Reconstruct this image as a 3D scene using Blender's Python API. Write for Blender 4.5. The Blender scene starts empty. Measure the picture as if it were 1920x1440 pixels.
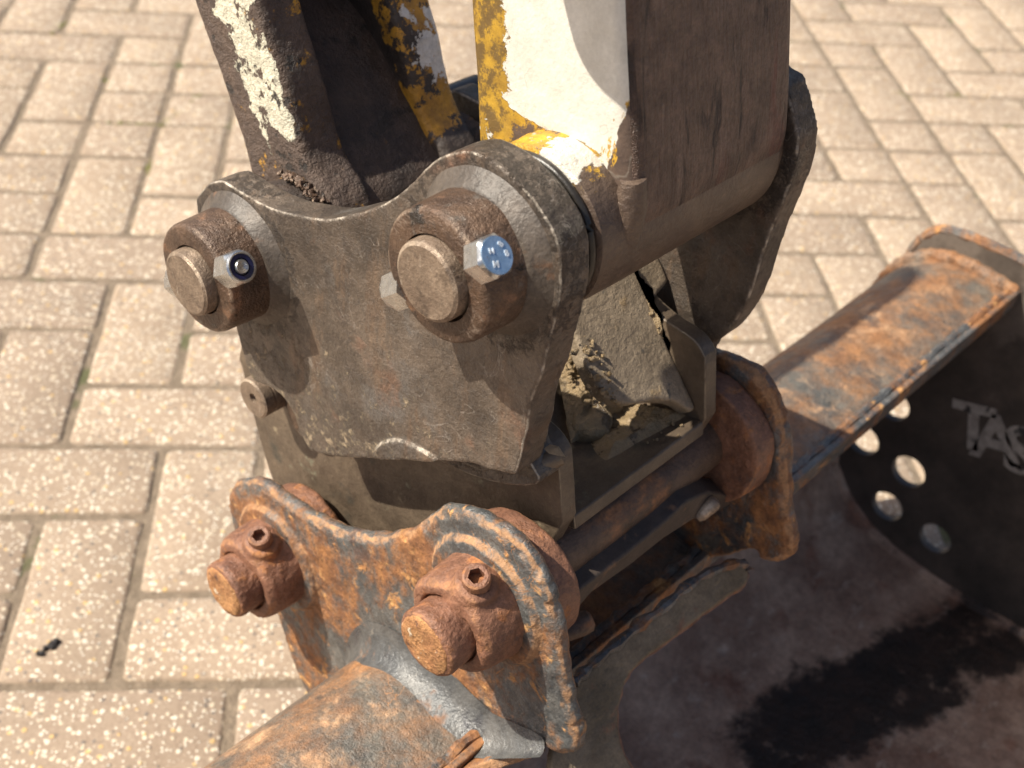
import bpy, bmesh, math, random
from mathutils import Vector, Matrix, noise
random.seed(7)
R = math.radians
scene = bpy.context.scene
col = scene.collection

# ------------------------------------------------------------------ camera, sky, sun, exposure
# World axes: X runs along the pivot pins (away from the camera), Y to the back, Z up.
H = 1.0277                                     # height of the lens above the paving
CAM_R = Vector((.6838, -.7254, .0795)); CAM_U = Vector((.4149, .4765, .7751)); CAM_F = Vector((.6002, .4970, -.6269))
cam_data = bpy.data.cameras.new('camera'); cam = bpy.data.objects.new('camera', cam_data); col.objects.link(cam)
f_ = CAM_F.normalized(); r_ = (CAM_R - f_ * CAM_R.dot(f_)).normalized(); u_ = r_.cross(f_)
cam.matrix_world = Matrix(((r_.x, u_.x, -f_.x, 0), (r_.y, u_.y, -f_.y, 0), (r_.z, u_.z, -f_.z, H), (0, 0, 0, 1)))
cam_data.sensor_width = 36; cam_data.lens = 2340 / 1920 * 36
cam_data.clip_start = .01; cam_data.clip_end = 300
cam_data.dof.use_dof = True; cam_data.dof.focus_distance = .64; cam_data.dof.aperture_fstop = 10.5
scene.camera = cam

SUN = Vector((-.0335, .0255, .0500)).normalized()          # towards the sun
world = bpy.data.worlds.new('World'); scene.world = world; world.use_nodes = True
wn = world.node_tree.nodes; wl = world.node_tree.links
sky = wn.new('ShaderNodeTexSky'); sky.sky_type = 'NISHITA'; sky.sun_disc = False
sky.sun_elevation = math.asin(SUN.z); sky.sun_rotation = math.atan2(SUN.x, SUN.y)
sky.air_density = .75; sky.dust_density = 4.0; sky.ozone_density = .5
wn['Background'].inputs[1].default_value = .09
wl.new(sky.outputs[0], wn['Background'].inputs[0])
sd = bpy.data.lights.new('sun', 'SUN'); sd.energy = 5.0; sd.angle = R(.55); sd.color = (1, .93, .80)
sun = bpy.data.objects.new('sun', sd); col.objects.link(sun)
sun.rotation_euler = (-SUN).to_track_quat('-Z', 'Y').to_euler()
scene.view_settings.view_transform = 'Standard'; scene.view_settings.look = 'None'
scene.view_settings.exposure = .62; scene.view_settings.gamma = 1
scene.view_settings.use_curve_mapping = False
scene.render.engine = 'CYCLES'
scene.cycles.max_bounces = 8

# ------------------------------------------------------------------ measuring helpers
def ray(px, py):
    return r_ * ((px - 960) / 2340) - u_ * ((py - 720) / 2340) + f_
def U(px, py, a):
    """point (Y, Z) of the plane X = a seen at that place of the survey photograph"""
    d = ray(px, py); t = a / d.x
    return (d.y * t, H + d.z * t)
def UL(pts, a): return [U(x, y, a) for x, y in pts]
def UP(px, py, y0, z0, m):
    """point of the plane Z = z0 + m (Y - y0), which holds the X direction"""
    d = ray(px, py); t = (z0 - m * y0 - H) / (d.z - m * d.y)
    return Vector((d.x * t, d.y * t, H + d.z * t))
def UC(px, py, c, r):
    """nearest point on a round bar of radius r about the X line through c"""
    d = ray(px, py); cy, cz = c[0], c[1] - H
    a = d.y ** 2 + d.z ** 2; b = -2 * (d.y * cy + d.z * cz); k = cy ** 2 + cz ** 2 - r * r
    q = b * b - 4 * a * k; t = (-b - math.sqrt(max(q, 0))) / (2 * a); return Vector((d.x * t, d.y * t, H + d.z * t))
def band(pa, pb, x):
    """unit normal and offset, in the (Y, Z) plane, of the line through two surveyed points"""
    (y0, z0), (y1, z1) = U(*pa, x), U(*pb, x); n = Vector((-(z1 - z0), y1 - y0)).normalized()
    return (0, n.x, n.y, n.x * y0 + n.y * z0)
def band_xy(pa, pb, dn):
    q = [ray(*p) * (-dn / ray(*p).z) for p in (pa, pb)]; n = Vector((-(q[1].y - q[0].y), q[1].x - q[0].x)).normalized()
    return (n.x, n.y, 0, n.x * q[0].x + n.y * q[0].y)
def D(y, dn): return (y, H - dn)
# pivot axes of the linkage (Y, Z)
P2 = D(.326, .317); P1 = D(.517, .418); Q2 = D(.297, .527); Q1 = D(.485, .6417)

def smooth(pts, n=5, closed=True, corner=()):
    out = []; N = len(pts)
    rng = range(N) if closed else range(N - 1)
    for i in rng:
        p1 = pts[i]; p2 = pts[(i + 1) % N]
        p0 = pts[i - 1] if (closed or i > 0) else p1
        p3 = pts[(i + 2) % N] if (closed or i + 2 < N) else p2
        if i in corner: p0 = p1
        if (i + 1) % N in corner: p3 = p2
        for k in range(n):
            t = k / n; t2 = t * t; t3 = t2 * t
            out.append(tuple(.5 * (2 * b + (c - a) * t + (2 * a - 5 * b + 4 * c - d) * t2 + (3 * b - a - 3 * c + d) * t3) for a, b, c, d in zip(p0, p1, p2, p3)))
    if not closed: out.append(pts[-1])
    return out
def arc(c, r, a0, a1, n=14):
    return [(c[0] + r * math.cos(R(a0 + (a1 - a0) * i / n)), c[1] + r * math.sin(R(a0 + (a1 - a0) * i / n))) for i in range(n + 1)]
def jit(pts, amp, sc=60, seed=0):
    out = []
    for i, (y, z) in enumerate(pts):
        v = noise.noise_vector(Vector((y * sc, z * sc, seed)))
        out.append((y + v.x * amp, z + v.y * amp))
    return out

# ------------------------------------------------------------------ materials
class NT:
    def __init__(s, name):
        s.m = bpy.data.materials.new(name); s.m.use_nodes = True
        s.t = s.m.node_tree; s.n = s.t.nodes; s.l = s.t.links
        s.b = s.n['Principled BSDF']
    def new(s, t, **k):
        n = s.n.new(t)
        for a, v in k.items(): setattr(n, a, v)
        return n
    def set(s, sock, v):
        if isinstance(v, bpy.types.NodeSocket): s.l.new(v, sock)
        elif isinstance(v, tuple) and len(v) == 3 and sock.type == 'RGBA': sock.default_value = (*v, 1)
        else: sock.default_value = v
    def math(s, op, a, b=None, c=None, clamp=False):
        n = s.new('ShaderNodeMath', operation=op, use_clamp=clamp)
        s.set(n.inputs[0], a)
        if b is not None: s.set(n.inputs[1], b)
        if c is not None: s.set(n.inputs[2], c)
        return n.outputs[0]
    def mix(s, f, a, b):
        n = s.new('ShaderNodeMix', data_type='RGBA'); s.set(n.inputs[0], f); s.set(n.inputs[6], a); s.set(n.inputs[7], b); return n.outputs[2]
    def mixf(s, f, a, b):
        n = s.new('ShaderNodeMix', data_type='FLOAT'); s.set(n.inputs[0], f); s.set(n.inputs[2], a); s.set(n.inputs[3], b); return n.outputs[0]
    def smooth(s, v, lo, hi):
        n = s.new('ShaderNodeMapRange', interpolation_type='SMOOTHSTEP'); s.set(n.inputs[0], v)
        n.inputs[1].default_value = lo; n.inputs[2].default_value = hi; return n.outputs[0]
    def coords(s, rand=False):
        tc = s.new('ShaderNodeTexCoord'); o = tc.outputs['Object']
        if rand:
            oi = s.new('ShaderNodeObjectInfo'); va = s.new('ShaderNodeVectorMath', operation='ADD')
            vm = s.new('ShaderNodeVectorMath', operation='SCALE'); s.l.new(oi.outputs['Location'], vm.inputs[0]); vm.inputs['Scale'].default_value = 3.7
            s.l.new(o, va.inputs[0]); s.l.new(vm.outputs[0], va.inputs[1]); s.rnd = oi.outputs['Random']; return va.outputs[0]
        return o
    def noise(s, co, scale, detail=6, rough=.6, dist=0, stretch=None, seed=0, col=False):
        if stretch or seed:
            mp = s.new('ShaderNodeMapping'); s.l.new(co, mp.inputs[0])
            if stretch: mp.inputs['Scale'].default_value = stretch
            mp.inputs['Location'].default_value = (seed * 1.37, seed * 2.11, seed * .73); co = mp.outputs[0]
        n = s.new('ShaderNodeTexNoise'); s.l.new(co, n.inputs['Vector'])
        n.inputs['Scale'].default_value = scale; n.inputs['Detail'].default_value = detail
        n.inputs['Roughness'].default_value = rough; n.inputs['Distortion'].default_value = dist
        return n.outputs['Color' if col else 'Fac']
def mat(name, c1, c2=None, cs=40, rough=.5, metal=0., layers=(), bump=(), wear=None, rand=False, spec=.5, grit=.55, lines=None):
    """layers: dicts of colour (tuple or pair), noise scale, lo, hi; 'bias' list of (axis, centre, slope[, 'abs'])"""
    s = NT(name); co = s.coords(rand)
    color = s.mix(s.smooth(s.noise(co, cs, 8, .65, seed=3), .3, .7), c1, c2) if c2 else s.mix(0., c1, c1)
    rg = s.math('ADD', rough - .08, s.math('MULTIPLY', s.noise(co, cs * 2.3, 5, .6, seed=9), .16)); mt = s.math('ADD', metal, 0.)
    hh = None
    sx = s.new('ShaderNodeSeparateXYZ'); s.l.new(co, sx.inputs[0])
    for i, L in enumerate(layers):
        seed = L.get('seed', 11 + i * 5)
        v = s.noise(co, L['scale'], L.get('detail', 8), L.get('nr', .62), L.get('dist', 0), L.get('stretch'), seed)
        for bs in L.get('bias', ()):
            q = s.math('SUBTRACT', sx.outputs['XYZ'.index(bs[0])], bs[1])
            if len(bs) > 3: q = s.math('ABSOLUTE', q)
            q = s.math('MULTIPLY', q, bs[2]); q = s.math('MAXIMUM', s.math('MINIMUM', q, .7), -.7)
            v = s.math('ADD', v, q)
        for bs in L.get('pbias', ()):      # plane bias: (nx,ny,nz,offset,slope)
            q = s.math('ADD', s.math('ADD', s.math('MULTIPLY', sx.outputs[0], bs[0]), s.math('MULTIPLY', sx.outputs[1], bs[1])), s.math('MULTIPLY', sx.outputs[2], bs[2]))
            q = s.math('SUBTRACT', q, bs[3])
            if len(bs) > 6: q = s.math('SUBTRACT', s.math('ABSOLUTE', q), bs[6])
            q = s.math('MULTIPLY', q, bs[4]); q = s.math('MAXIMUM', s.math('MINIMUM', q, bs[5] if len(bs) > 5 else .7), -.7)
            v = s.math('ADD', v, q)
        for bs in L.get('rbias', ()):      # distance from an X line: (cy, cz, radius, slope, max)
            q = s.math('SQRT', s.math('ADD', s.math('POWER', s.math('SUBTRACT', sx.outputs[1], bs[0]), 2.), s.math('POWER', s.math('SUBTRACT', sx.outputs[2], bs[1]), 2.)))
            q = s.math('MULTIPLY', s.math('SUBTRACT', q, bs[2]), bs[3]); v = s.math('ADD', v, s.math('MAXIMUM', s.math('MINIMUM', q, bs[4]), -.7))
        mk = s.smooth(v, L['lo'], L['hi'])
        if 'amt' in L: mk = s.math('MULTIPLY', mk, L['amt'])
        lc = L['color']
        if isinstance(lc[0], tuple): lc = s.mix(s.smooth(s.noise(co, L.get('cs', L['scale'] * 3), 6, .6, seed=seed + 2), .35, .65), lc[0], lc[1])
        color = s.mix(mk, color, lc)
        if 'rough' in L: rg = s.mixf(mk, rg, L['rough'])
        if 'metal' in L: mt = s.mixf(mk, mt, L['metal'])
        if 'h' in L:
            q = s.math('MULTIPLY', mk, L['h']); hh = q if hh is None else s.math('ADD', hh, q)
    if wear:    # worn arrises of plates cut across X: the rounded corner has a slanting normal
        g = s.new('ShaderNodeNewGeometry'); sn = s.new('ShaderNodeSeparateXYZ'); s.l.new(g.outputs['Normal'], sn.inputs[0])
        ax = s.math('ABSOLUTE', sn.outputs[0])
        k = s.math('MULTIPLY', s.smooth(ax, .35, .6), s.math('SUBTRACT', 1., s.smooth(ax, .8, .96)))
        k = s.math('MULTIPLY', k, s.smooth(s.noise(co, 55, 7, .7, seed=31), wear.get('lo', .35), wear.get('lo', .35) + .2))
        color = s.mix(s.math('MULTIPLY', k, wear.get('amt', .9)), color, wear['color']); rg = s.mixf(k, rg, wear.get('rough', .4)); mt = s.mixf(k, mt, wear.get('metal', .5))
    grit *= 1.25
    # fine mottling and thin scratches that every worn surface has
    gsc = s.math('ADD', s.math('MULTIPLY', s.noise(co, 420, 3, .7, seed=51), grit), s.math('MULTIPLY', s.noise(co, 110, 6, .75, seed=52), grit * 1.3))
    fac = s.math('ADD', gsc, 1 - grit * 1.15)
    vm_ = s.new('ShaderNodeVectorMath', operation='SCALE'); s.l.new(color, vm_.inputs[0]); s.l.new(fac, vm_.inputs['Scale']); color = vm_.outputs[0]
    if lines:
        ln = s.math('ABSOLUTE', s.math('SUBTRACT', s.noise(co, lines[0], 3, .5, 1.2, seed=53), .5))
        ln = s.math('SUBTRACT', 1., s.smooth(ln, .0, .010)); gate = s.smooth(s.noise(co, 26, 4, .6, seed=54), .48, .60)
        color = s.mix(s.math('MULTIPLY', s.math('MULTIPLY', ln, gate), lines[2]), color, lines[1])
    for b in bump:     # (scale, amplitude in metres[, stretch])
        q = s.math('MULTIPLY', s.noise(co, b[0], 6, .6, 0, b[2] if len(b) > 2 else None, 40 + b[0] % 7), b[1] * 1.5)
        hh = q if hh is None else s.math('ADD', hh, q)
    s.color, s.rg, s.mt, s.hh, s.co = color, rg, mt, hh, co
    s.set(s.b.inputs['Base Color'], color); s.set(s.b.inputs['Roughness'], rg); s.set(s.b.inputs['Metallic'], mt)
    s.b.inputs['Specular IOR Level'].default_value = spec
    if hh is not None:
        bp = s.new('ShaderNodeBump'); bp.inputs['Distance'].default_value = 1.; bp.inputs['Strength'].default_value = 1.
        s.l.new(hh, bp.inputs['Height']); s.l.new(bp.outputs[0], s.b.inputs['Normal'])
    s.m['nt'] = 1
    return s.m

MUD = (.30, .24, .17)
M = {}
M['plate'] = mat('worn_coupler_steel', (.060, .047, .037), (.140, .108, .082), 24, .36, .18, [
    dict(color=(.55, .52, .46), scale=38, lo=.745, hi=.755, seed=29, rough=.5, metal=0),
    dict(color=((.045, .034, .027), (.08, .06, .047)), scale=48, lo=.545, hi=.575, nr=.80, seed=33, rough=.5, h=.0004, amt=.4),
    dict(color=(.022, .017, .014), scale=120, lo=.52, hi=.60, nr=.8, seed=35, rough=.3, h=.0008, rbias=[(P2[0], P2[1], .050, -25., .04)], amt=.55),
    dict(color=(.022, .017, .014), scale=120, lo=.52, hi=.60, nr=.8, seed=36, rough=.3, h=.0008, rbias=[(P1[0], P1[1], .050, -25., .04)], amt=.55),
    dict(color=(.135, .125, .115), scale=22, lo=.55, hi=.70, rough=.33, metal=.3, amt=.7),
    dict(color=((.11, .07, .045), (.17, .115, .075)), scale=26, stretch=(1, 2.2, .55), lo=.54, hi=.66, seed=23, rough=.45, amt=.7),
    dict(color=((.20, .095, .050), (.13, .07, .045)), scale=20, lo=.58, hi=.72, seed=4, rough=.6, metal=0., amt=.75),
    dict(color=(.055, .043, .035), scale=34, lo=.60, hi=.66, seed=8, dist=1, rough=.35, amt=.7),
    dict(color=((.36, .28, .18), (.17, .125, .085)), scale=75, lo=.535, hi=.62, nr=.80, seed=14, rough=.85, metal=0., h=.0009, bias=[('Z', H - .47, -1.2)], amt=.85),
    dict(color=(.33, .31, .29), scale=60, stretch=(1, 5, .6), lo=.70, hi=.76, seed=19, rough=.35, metal=.6, amt=.5)],
    [(45, .0010), (200, .0008), (650, .0005)], wear=dict(color=(.50, .44, .36), lo=.41, amt=.85, metal=.3, rough=.42), grit=.7, lines=(36, (.34, .30, .26), .45))
M['boss'] = mat('oily_brown_steel', (.060, .037, .026), (.120, .073, .046), 45, .38, .3, [
    dict(color=(.21, .11, .06), scale=55, lo=.58, hi=.72, rough=.55, metal=.1),
    dict(color=(.13, .115, .10), scale=30, lo=.58, hi=.68, seed=5, rough=.33, metal=.5),
    dict(color=(.025, .02, .017), scale=40, lo=.60, hi=.66, seed=9, rough=.25, h=.0003)],
    [(70, .0010), (260, .0008), (800, .0004)], wear=dict(color=(.46, .35, .26), lo=.47, amt=.75), grit=.8, lines=(45, (.30, .24, .19), .4))
M['weld'] = mat('grey_weld_metal', (.055, .045, .037), (.105, .085, .068), 40, .46, .1, [dict(color=(.13, .075, .045), scale=50, lo=.60, hi=.70, rough=.6, metal=0)], [(60, .0009), (500, .0003)], grit=.8)
M['pin'] = mat('worn_pin_steel', (.155, .110, .078), (.235, .175, .125), 60, .45, .25, [
    dict(color=(.10, .07, .05), scale=70, lo=.56, hi=.70, rough=.5),
    dict(color=(.42, .36, .29), scale=120, stretch=(1, 4, .5), lo=.62, hi=.7, seed=7, metal=.6, amt=.6)],
    [(150, .0005), (700, .0004)], wear=dict(color=(.50, .40, .30), lo=.42, amt=.8), grit=.8, lines=(30, (.40, .32, .25), .4))
M['zinc'] = mat('zinc_plated_steel', (.62, .63, .62), (.50, .51, .52), 160, .28, .95, [dict(color=(.25, .22, .18), scale=160, lo=.64, hi=.72, rough=.6, metal=.2, amt=.6)], [(500, .0001)])
M['blue'] = mat('blue_marking_paint', (.24, .37, .52), (.32, .44, .57), 120, .26, .6, [dict(color=(.42, .44, .45), scale=150, lo=.60, hi=.70, metal=.8), dict(color=(.08, .07, .06), scale=200, lo=.66, hi=.72, seed=4)], [(600, .00008)])
M['stamp'] = mat('stamped_bare_metal', (.55, .60, .66), rough=.4)
M['nylon'] = mat('navy_nylon', (.01, .012, .05), rough=.3)
M['black'] = mat('black_rubber', (.012, .011, .010), (.03, .025, .02), 80, .35, 0, bump=[(200, .0003)])
M['rust'] = mat('rusted_bucket_paint', (.060, .064, .067), (.135, .133, .125), 30, .32, .18, [
    dict(color=((.28, .125, .045), (.165, .072, .032)), scale=24, stretch=(1, 1, .7), lo=.44, hi=.60, rough=.75, metal=0., h=.0004, nr=.72),
    dict(color=((.50, .275, .105), (.36, .165, .058)), scale=62, lo=.57, hi=.68, seed=3, rough=.85, metal=0., h=.0003, dist=.6),
    dict(color=(.10, .055, .04), scale=40, lo=.62, hi=.7, seed=6, rough=.6, amt=.7),
    dict(color=(.55, .50, .42), scale=95, lo=.70, hi=.76, seed=9, rough=.8)],
    [(45, .0012), (180, .0008), (600, .0004)], wear=dict(color=(.37, .20, .095), lo=.36, amt=.8, metal=0, rough=.8), grit=1.05, lines=(34, (.42, .19, .07), .6))
M['rustbrown'] = mat('brown_rust_casting', (.150, .070, .044), (.25, .120, .070), 40, .5, .1, [
    dict(color=((.38, .165, .06), (.27, .105, .042)), scale=70, lo=.54, hi=.68, rough=.85, h=.0003),
    dict(color=(.09, .06, .055), scale=35, lo=.60, hi=.70, seed=4, rough=.4, metal=.3),
    dict(color=(.55, .42, .30), scale=130, lo=.68, hi=.74, seed=7, amt=.8)],
    [(60, .0012), (220, .0008), (700, .0004)], wear=dict(color=(.40, .19, .08), lo=.42, amt=.6, metal=0, rough=.8), grit=.9)
M['rustface'] = mat('scaly_rust', (.26, .115, .045), (.42, .215, .085), 90, .8, 0, [
    dict(color=(.62, .50, .36), scale=110, lo=.60, hi=.66, h=.0004), dict(color=(.15, .07, .04), scale=120, lo=.60, hi=.66, seed=5)],
    [(120, .0013), (400, .0012)], wear=dict(color=(.48, .25, .10), lo=.42, amt=.6, metal=0, rough=.8), grit=.9)
M['beam'] = mat('rusty_torsion_tube_paint', (.085, .083, .076), (.16, .145, .12), 26, .36, .12, [
    dict(color=((.32, .155, .065), (.21, .098, .044)), scale=15, lo=.36, hi=.64, rough=.7, nr=.74),
    dict(color=((.52, .33, .19), (.42, .24, .13)), scale=30, lo=.52, hi=.74, seed=3, rough=.8, nr=.7, dist=.5),
    dict(color=(.060, .060, .060), scale=26, lo=.58, hi=.72, seed=6, rough=.32),
    dict(color=(.55, .5, .42), scale=120, lo=.72, hi=.76, seed=8)], [(40, .0010), (200, .0009), (700, .0005)], grit=.95, lines=(22, (.42, .20, .08), .6))
M['rod'] = mat('dark_pin_with_rust', (.075, .045, .030), (.125, .075, .048), 40, .55, .05, [
    dict(color=((.30, .13, .05), (.19, .09, .045)), scale=50, stretch=(.6, 1, 1), lo=.52, hi=.68, rough=.7, metal=0.)], [(90, .0007), (500, .0004)], grit=.9)
M['latch'] = mat('greasy_latch_steel', (.030, .022, .018), (.060, .042, .032), 50, .6, 0, [dict(color=(.16, .085, .045), scale=60, lo=.60, hi=.70)], [(120, .0006)])
M['bluesteel'] = mat('bare_grey_steel_fillet', (.065, .068, .070), (.130, .128, .122), 40, .34, .22, [dict(color=((.28, .14, .07), (.16, .08, .04)), scale=40, lo=.58, hi=.70, rough=.7, metal=0, amt=.85), dict(color=(.05, .05, .055), scale=25, lo=.56, hi=.66, seed=4, rough=.25)], [(90, .0010), (400, .0005)], grit=.6, lines=(30, (.40, .36, .30), .4))
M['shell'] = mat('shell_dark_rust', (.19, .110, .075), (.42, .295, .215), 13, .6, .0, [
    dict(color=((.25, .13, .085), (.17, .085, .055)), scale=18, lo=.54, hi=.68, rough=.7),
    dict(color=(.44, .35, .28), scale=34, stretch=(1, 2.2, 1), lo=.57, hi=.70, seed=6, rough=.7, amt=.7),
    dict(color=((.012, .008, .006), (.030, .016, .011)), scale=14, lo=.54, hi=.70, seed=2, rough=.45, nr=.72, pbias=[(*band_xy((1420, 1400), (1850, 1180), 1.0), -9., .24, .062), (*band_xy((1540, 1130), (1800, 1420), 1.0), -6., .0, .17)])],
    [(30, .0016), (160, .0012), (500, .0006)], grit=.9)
M['footplate'] = mat('dusty_foot_plate', (.10, .075, .045), (.19, .145, .095), 30, .7, 0, [dict(color=(.20, .09, .05), scale=30, lo=.58, hi=.68), dict(color=(.45, .42, .38), scale=60, lo=.66, hi=.72, seed=4)], [(60, .001), (300, .0008)], grit=.8)
M['sidepaint'] = mat('side_black_paint', (.038, .032, .027), (.085, .068, .055), 12, .5, 0, [
    dict(color=(.16, .13, .105), scale=16, lo=.60, hi=.72, rough=.6, amt=.6, bias=[('Z', H - .80, 1.2)]),
    dict(color=(.14, .11, .09), scale=40, stretch=(1, 3, 1), lo=.70, hi=.75, seed=5)], [(80, .0004)])
M['decal'] = mat('faded_grey_lettering', (.36, .335, .30), (.20, .18, .16), 60, .55, 0, [dict(color=(.03, .03, .03), scale=70, lo=.58, hi=.62)])
M['body'] = mat('olive_dusty_steel', (.078, .057, .040), (.145, .108, .074), 30, .45, .1, [
    dict(color=(.055, .05, .04), scale=26, lo=.58, hi=.70, rough=.45), dict(color=(.19, .175, .12), scale=45, lo=.62, hi=.70, seed=4, rough=.6),
    dict(color=((.30, .24, .15), (.22, .17, .11)), scale=35, lo=.62, hi=.72, seed=8, rough=.8, metal=0)],
    [(60, .0008), (300, .0004)], wear=dict(color=(.30, .26, .20), lo=.36, amt=.7))
M['deck'] = mat('dusty_deck_plate', (.215, .165, .112), (.32, .25, .175), 35, .55, .05, [
    dict(color=((.40, .28, .15), (.28, .19, .10)), scale=40, lo=.55, hi=.68, rough=.8, h=.0005),
    dict(color=(.06, .06, .055), scale=50, lo=.64, hi=.72, seed=5, rough=.4),
    dict(color=(.34, .27, .18), scale=260, lo=.62, hi=.68, seed=7, rough=.9, h=.0006)], [(60, .001), (300, .0007), (900, .0003)])
M['mud'] = mat('damp_mud', (.24, .165, .085), (.34, .245, .135), 60, .40, 0, [
    dict(color=(.10, .075, .05), scale=50, lo=.56, hi=.66, rough=.18), dict(color=(.40, .31, .21), scale=150, lo=.62, hi=.70, seed=5, rough=.7)],
    [(90, .002), (350, .0015), (900, .0008)], spec=.7)
M['chalk'] = mat('dry_leaf_surface', (.42, .33, .22), (.33, .25, .16), 150, .7, 0, bump=[(400, .0003)])
BRN = ((.075, .052, .042), (.115, .078, .058))
# stick side: white paint, yellow primer at the worn margins, brown bare steel beyond
WB = [(0, 1, 0, .388, -11.0), (0, 0, 1, H - .296, 9.0)]
M['stickside'] = mat('chipped_white_and_yellow_paint', BRN[0], BRN[1], 60, .5, .1, [
    dict(color=((.47, .28, .030), (.32, .185, .025)), scale=30, lo=.40, hi=.45, rough=.45, nr=.78, seed=2, pbias=[(0, 1, 0, .43, -9., .1)], rbias=[(P2[0], P2[1], .0540, 12., .0)]),
    dict(color=(.10, .062, .025), scale=75, lo=.47, hi=.56, rough=.6, seed=6, amt=.85, nr=.75, pbias=[(0, 1, 0, .375, 6., .02)]),
    dict(color=((.575, .545, .475), (.63, .605, .54)), scale=15, stretch=(1, .75, 1.5), lo=.50, hi=.512, rough=.35, metal=0, h=.0006, nr=.70, dist=.6, seed=5, pbias=[(0, 1, 0, .374, -6.5, .22)], rbias=[(P2[0], P2[1], .0640, 9., .0)]),
    dict(color=((.50, .28, .025), (.16, .1, .05)), scale=40, lo=.665, hi=.675, seed=9, h=-.0005),
    dict(color=(.10, .085, .07), scale=30, stretch=(1, 3, .5), lo=.72, hi=.73, seed=12, amt=.7),
    dict(color=(.34, .27, .17), scale=12, lo=.48, hi=.75, seed=15, amt=.45),
    dict(color=BRN, scale=40, lo=.5, hi=.53, seed=13, rough=.5, pbias=[(0, 1, .17, .2985 + .17 * (H - .25), -70)]),
    dict(color=((.55, .32, .03), (.40, .22, .02)), scale=60, stretch=(1, 1.6, .6), lo=.53, hi=.56, seed=17, nr=.75, pbias=[(0, 1, .17, .2975 + .17 * (H - .25), -30, .03, .004), (0, 0, 1, H - .262, -8., .0)])],
    [(60, .0005), (400, .0002)], grit=.25, lines=(18, (.30, .27, .22), .35))
M['stickfront'] = mat('scraped_brown_steel', (.105, .064, .047), (.21, .137, .10), 34, .42, .15, [
    dict(color=(.045, .03, .026), scale=46, dist=.8, stretch=(1.8, .6, .22), lo=.56, hi=.66, rough=.5, h=-.0008),
    dict(color=(.24, .17, .135), scale=70, dist=.6, stretch=(2.2, .6, .18), lo=.60, hi=.68, seed=4, rough=.35, metal=.3, amt=.7),
    dict(color=(.17, .06, .045), scale=20, stretch=(2, .6, .4), lo=.58, hi=.70, seed=8, amt=.7)],
    [(60, .0034, (2.0, .6, .28)), (240, .0028, (1.6, .7, .4)), (700, .0014)], grit=.9)
M['tube'] = mat('greasy_brown_tube', (.085, .058, .045), (.135, .095, .068), 45, .4, .2, [
    dict(color=((.62, .38, .035), (.40, .22, .03)), scale=40, lo=.56, hi=.60, seed=5, rough=.45, nr=.78, pbias=[(1, 0, 0, .444, -14., .05), (0, 1, 1, P2[0] + P2[1] + .004, 9., .05)]),
    dict(color=(.62, .58, .51), scale=30, lo=.53, hi=.545, seed=8, rough=.4, h=.0004, pbias=[(1, 0, 0, .438, -18., .02), (0, 1, 1, P2[0] + P2[1] + .020, 12., .02)]),
    dict(color=(.22, .16, .11), scale=60, lo=.62, hi=.7, seed=3, amt=.7)], [(60, .001), (300, .0006), (900, .0002)])
M['linkside'] = mat('chipped_link_paint', BRN[0], BRN[1], 60, .55, .1, [
    dict(color=((.58, .30, .03), (.33, .17, .03)), scale=42, lo=.585, hi=.64, rough=.5, nr=.75, seed=2),
    dict(color=((.66, .62, .48), (.58, .54, .42)), scale=46, lo=.50, hi=.52, rough=.4, metal=0, h=.0007, nr=.68, seed=5, pbias=[(0, 0, 1, H - .352, 9., .0), (*band((432, 0), (513, 235), .408), -22., .13, .019)], bias=[('X', .409, -50, 'abs')]),
    dict(color=(.035, .027, .023), scale=70, lo=.60, hi=.64, seed=9, rough=.5, h=-.0007)],
    [(70, .002), (260, .0014), (800, .0008)], grit=.7)
M['linkdark'] = mat('link_dark_steel', (.032, .023, .019), (.070, .048, .037), 50, .5, .1, [
    dict(color=((.50, .26, .05), (.30, .15, .04)), scale=22, lo=.62, hi=.68, nr=.7, seed=2, rough=.5),
    dict(color=(.02, .017, .015), scale=50, lo=.56, hi=.66, seed=9, rough=.6)],
    [(70, .0016), (260, .001), (800, .0005)])
M['farbar'] = mat('link_inner_face_paint', (.03, .025, .022), (.06, .045, .037), 50, .5, .1, [
    dict(color=((.50, .26, .03), (.33, .17, .03)), scale=24, lo=.52, hi=.55, nr=.75, seed=3, rough=.5, pbias=[(*band((735, 60), (790, 230), .503), -16., .05, .010), (0, 0, 1, H - .375, 7., .0)]),
    dict(color=(.62, .60, .56), scale=26, lo=.52, hi=.54, seed=6, rough=.4, h=.0004, nr=.70, pbias=[(*band((745, 20), (790, 190), .503), -24., .10, .004), (0, 0, 1, H - .350, 9., .0)])],
    [(70, .0012), (260, .0008)], grit=.6)

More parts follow.
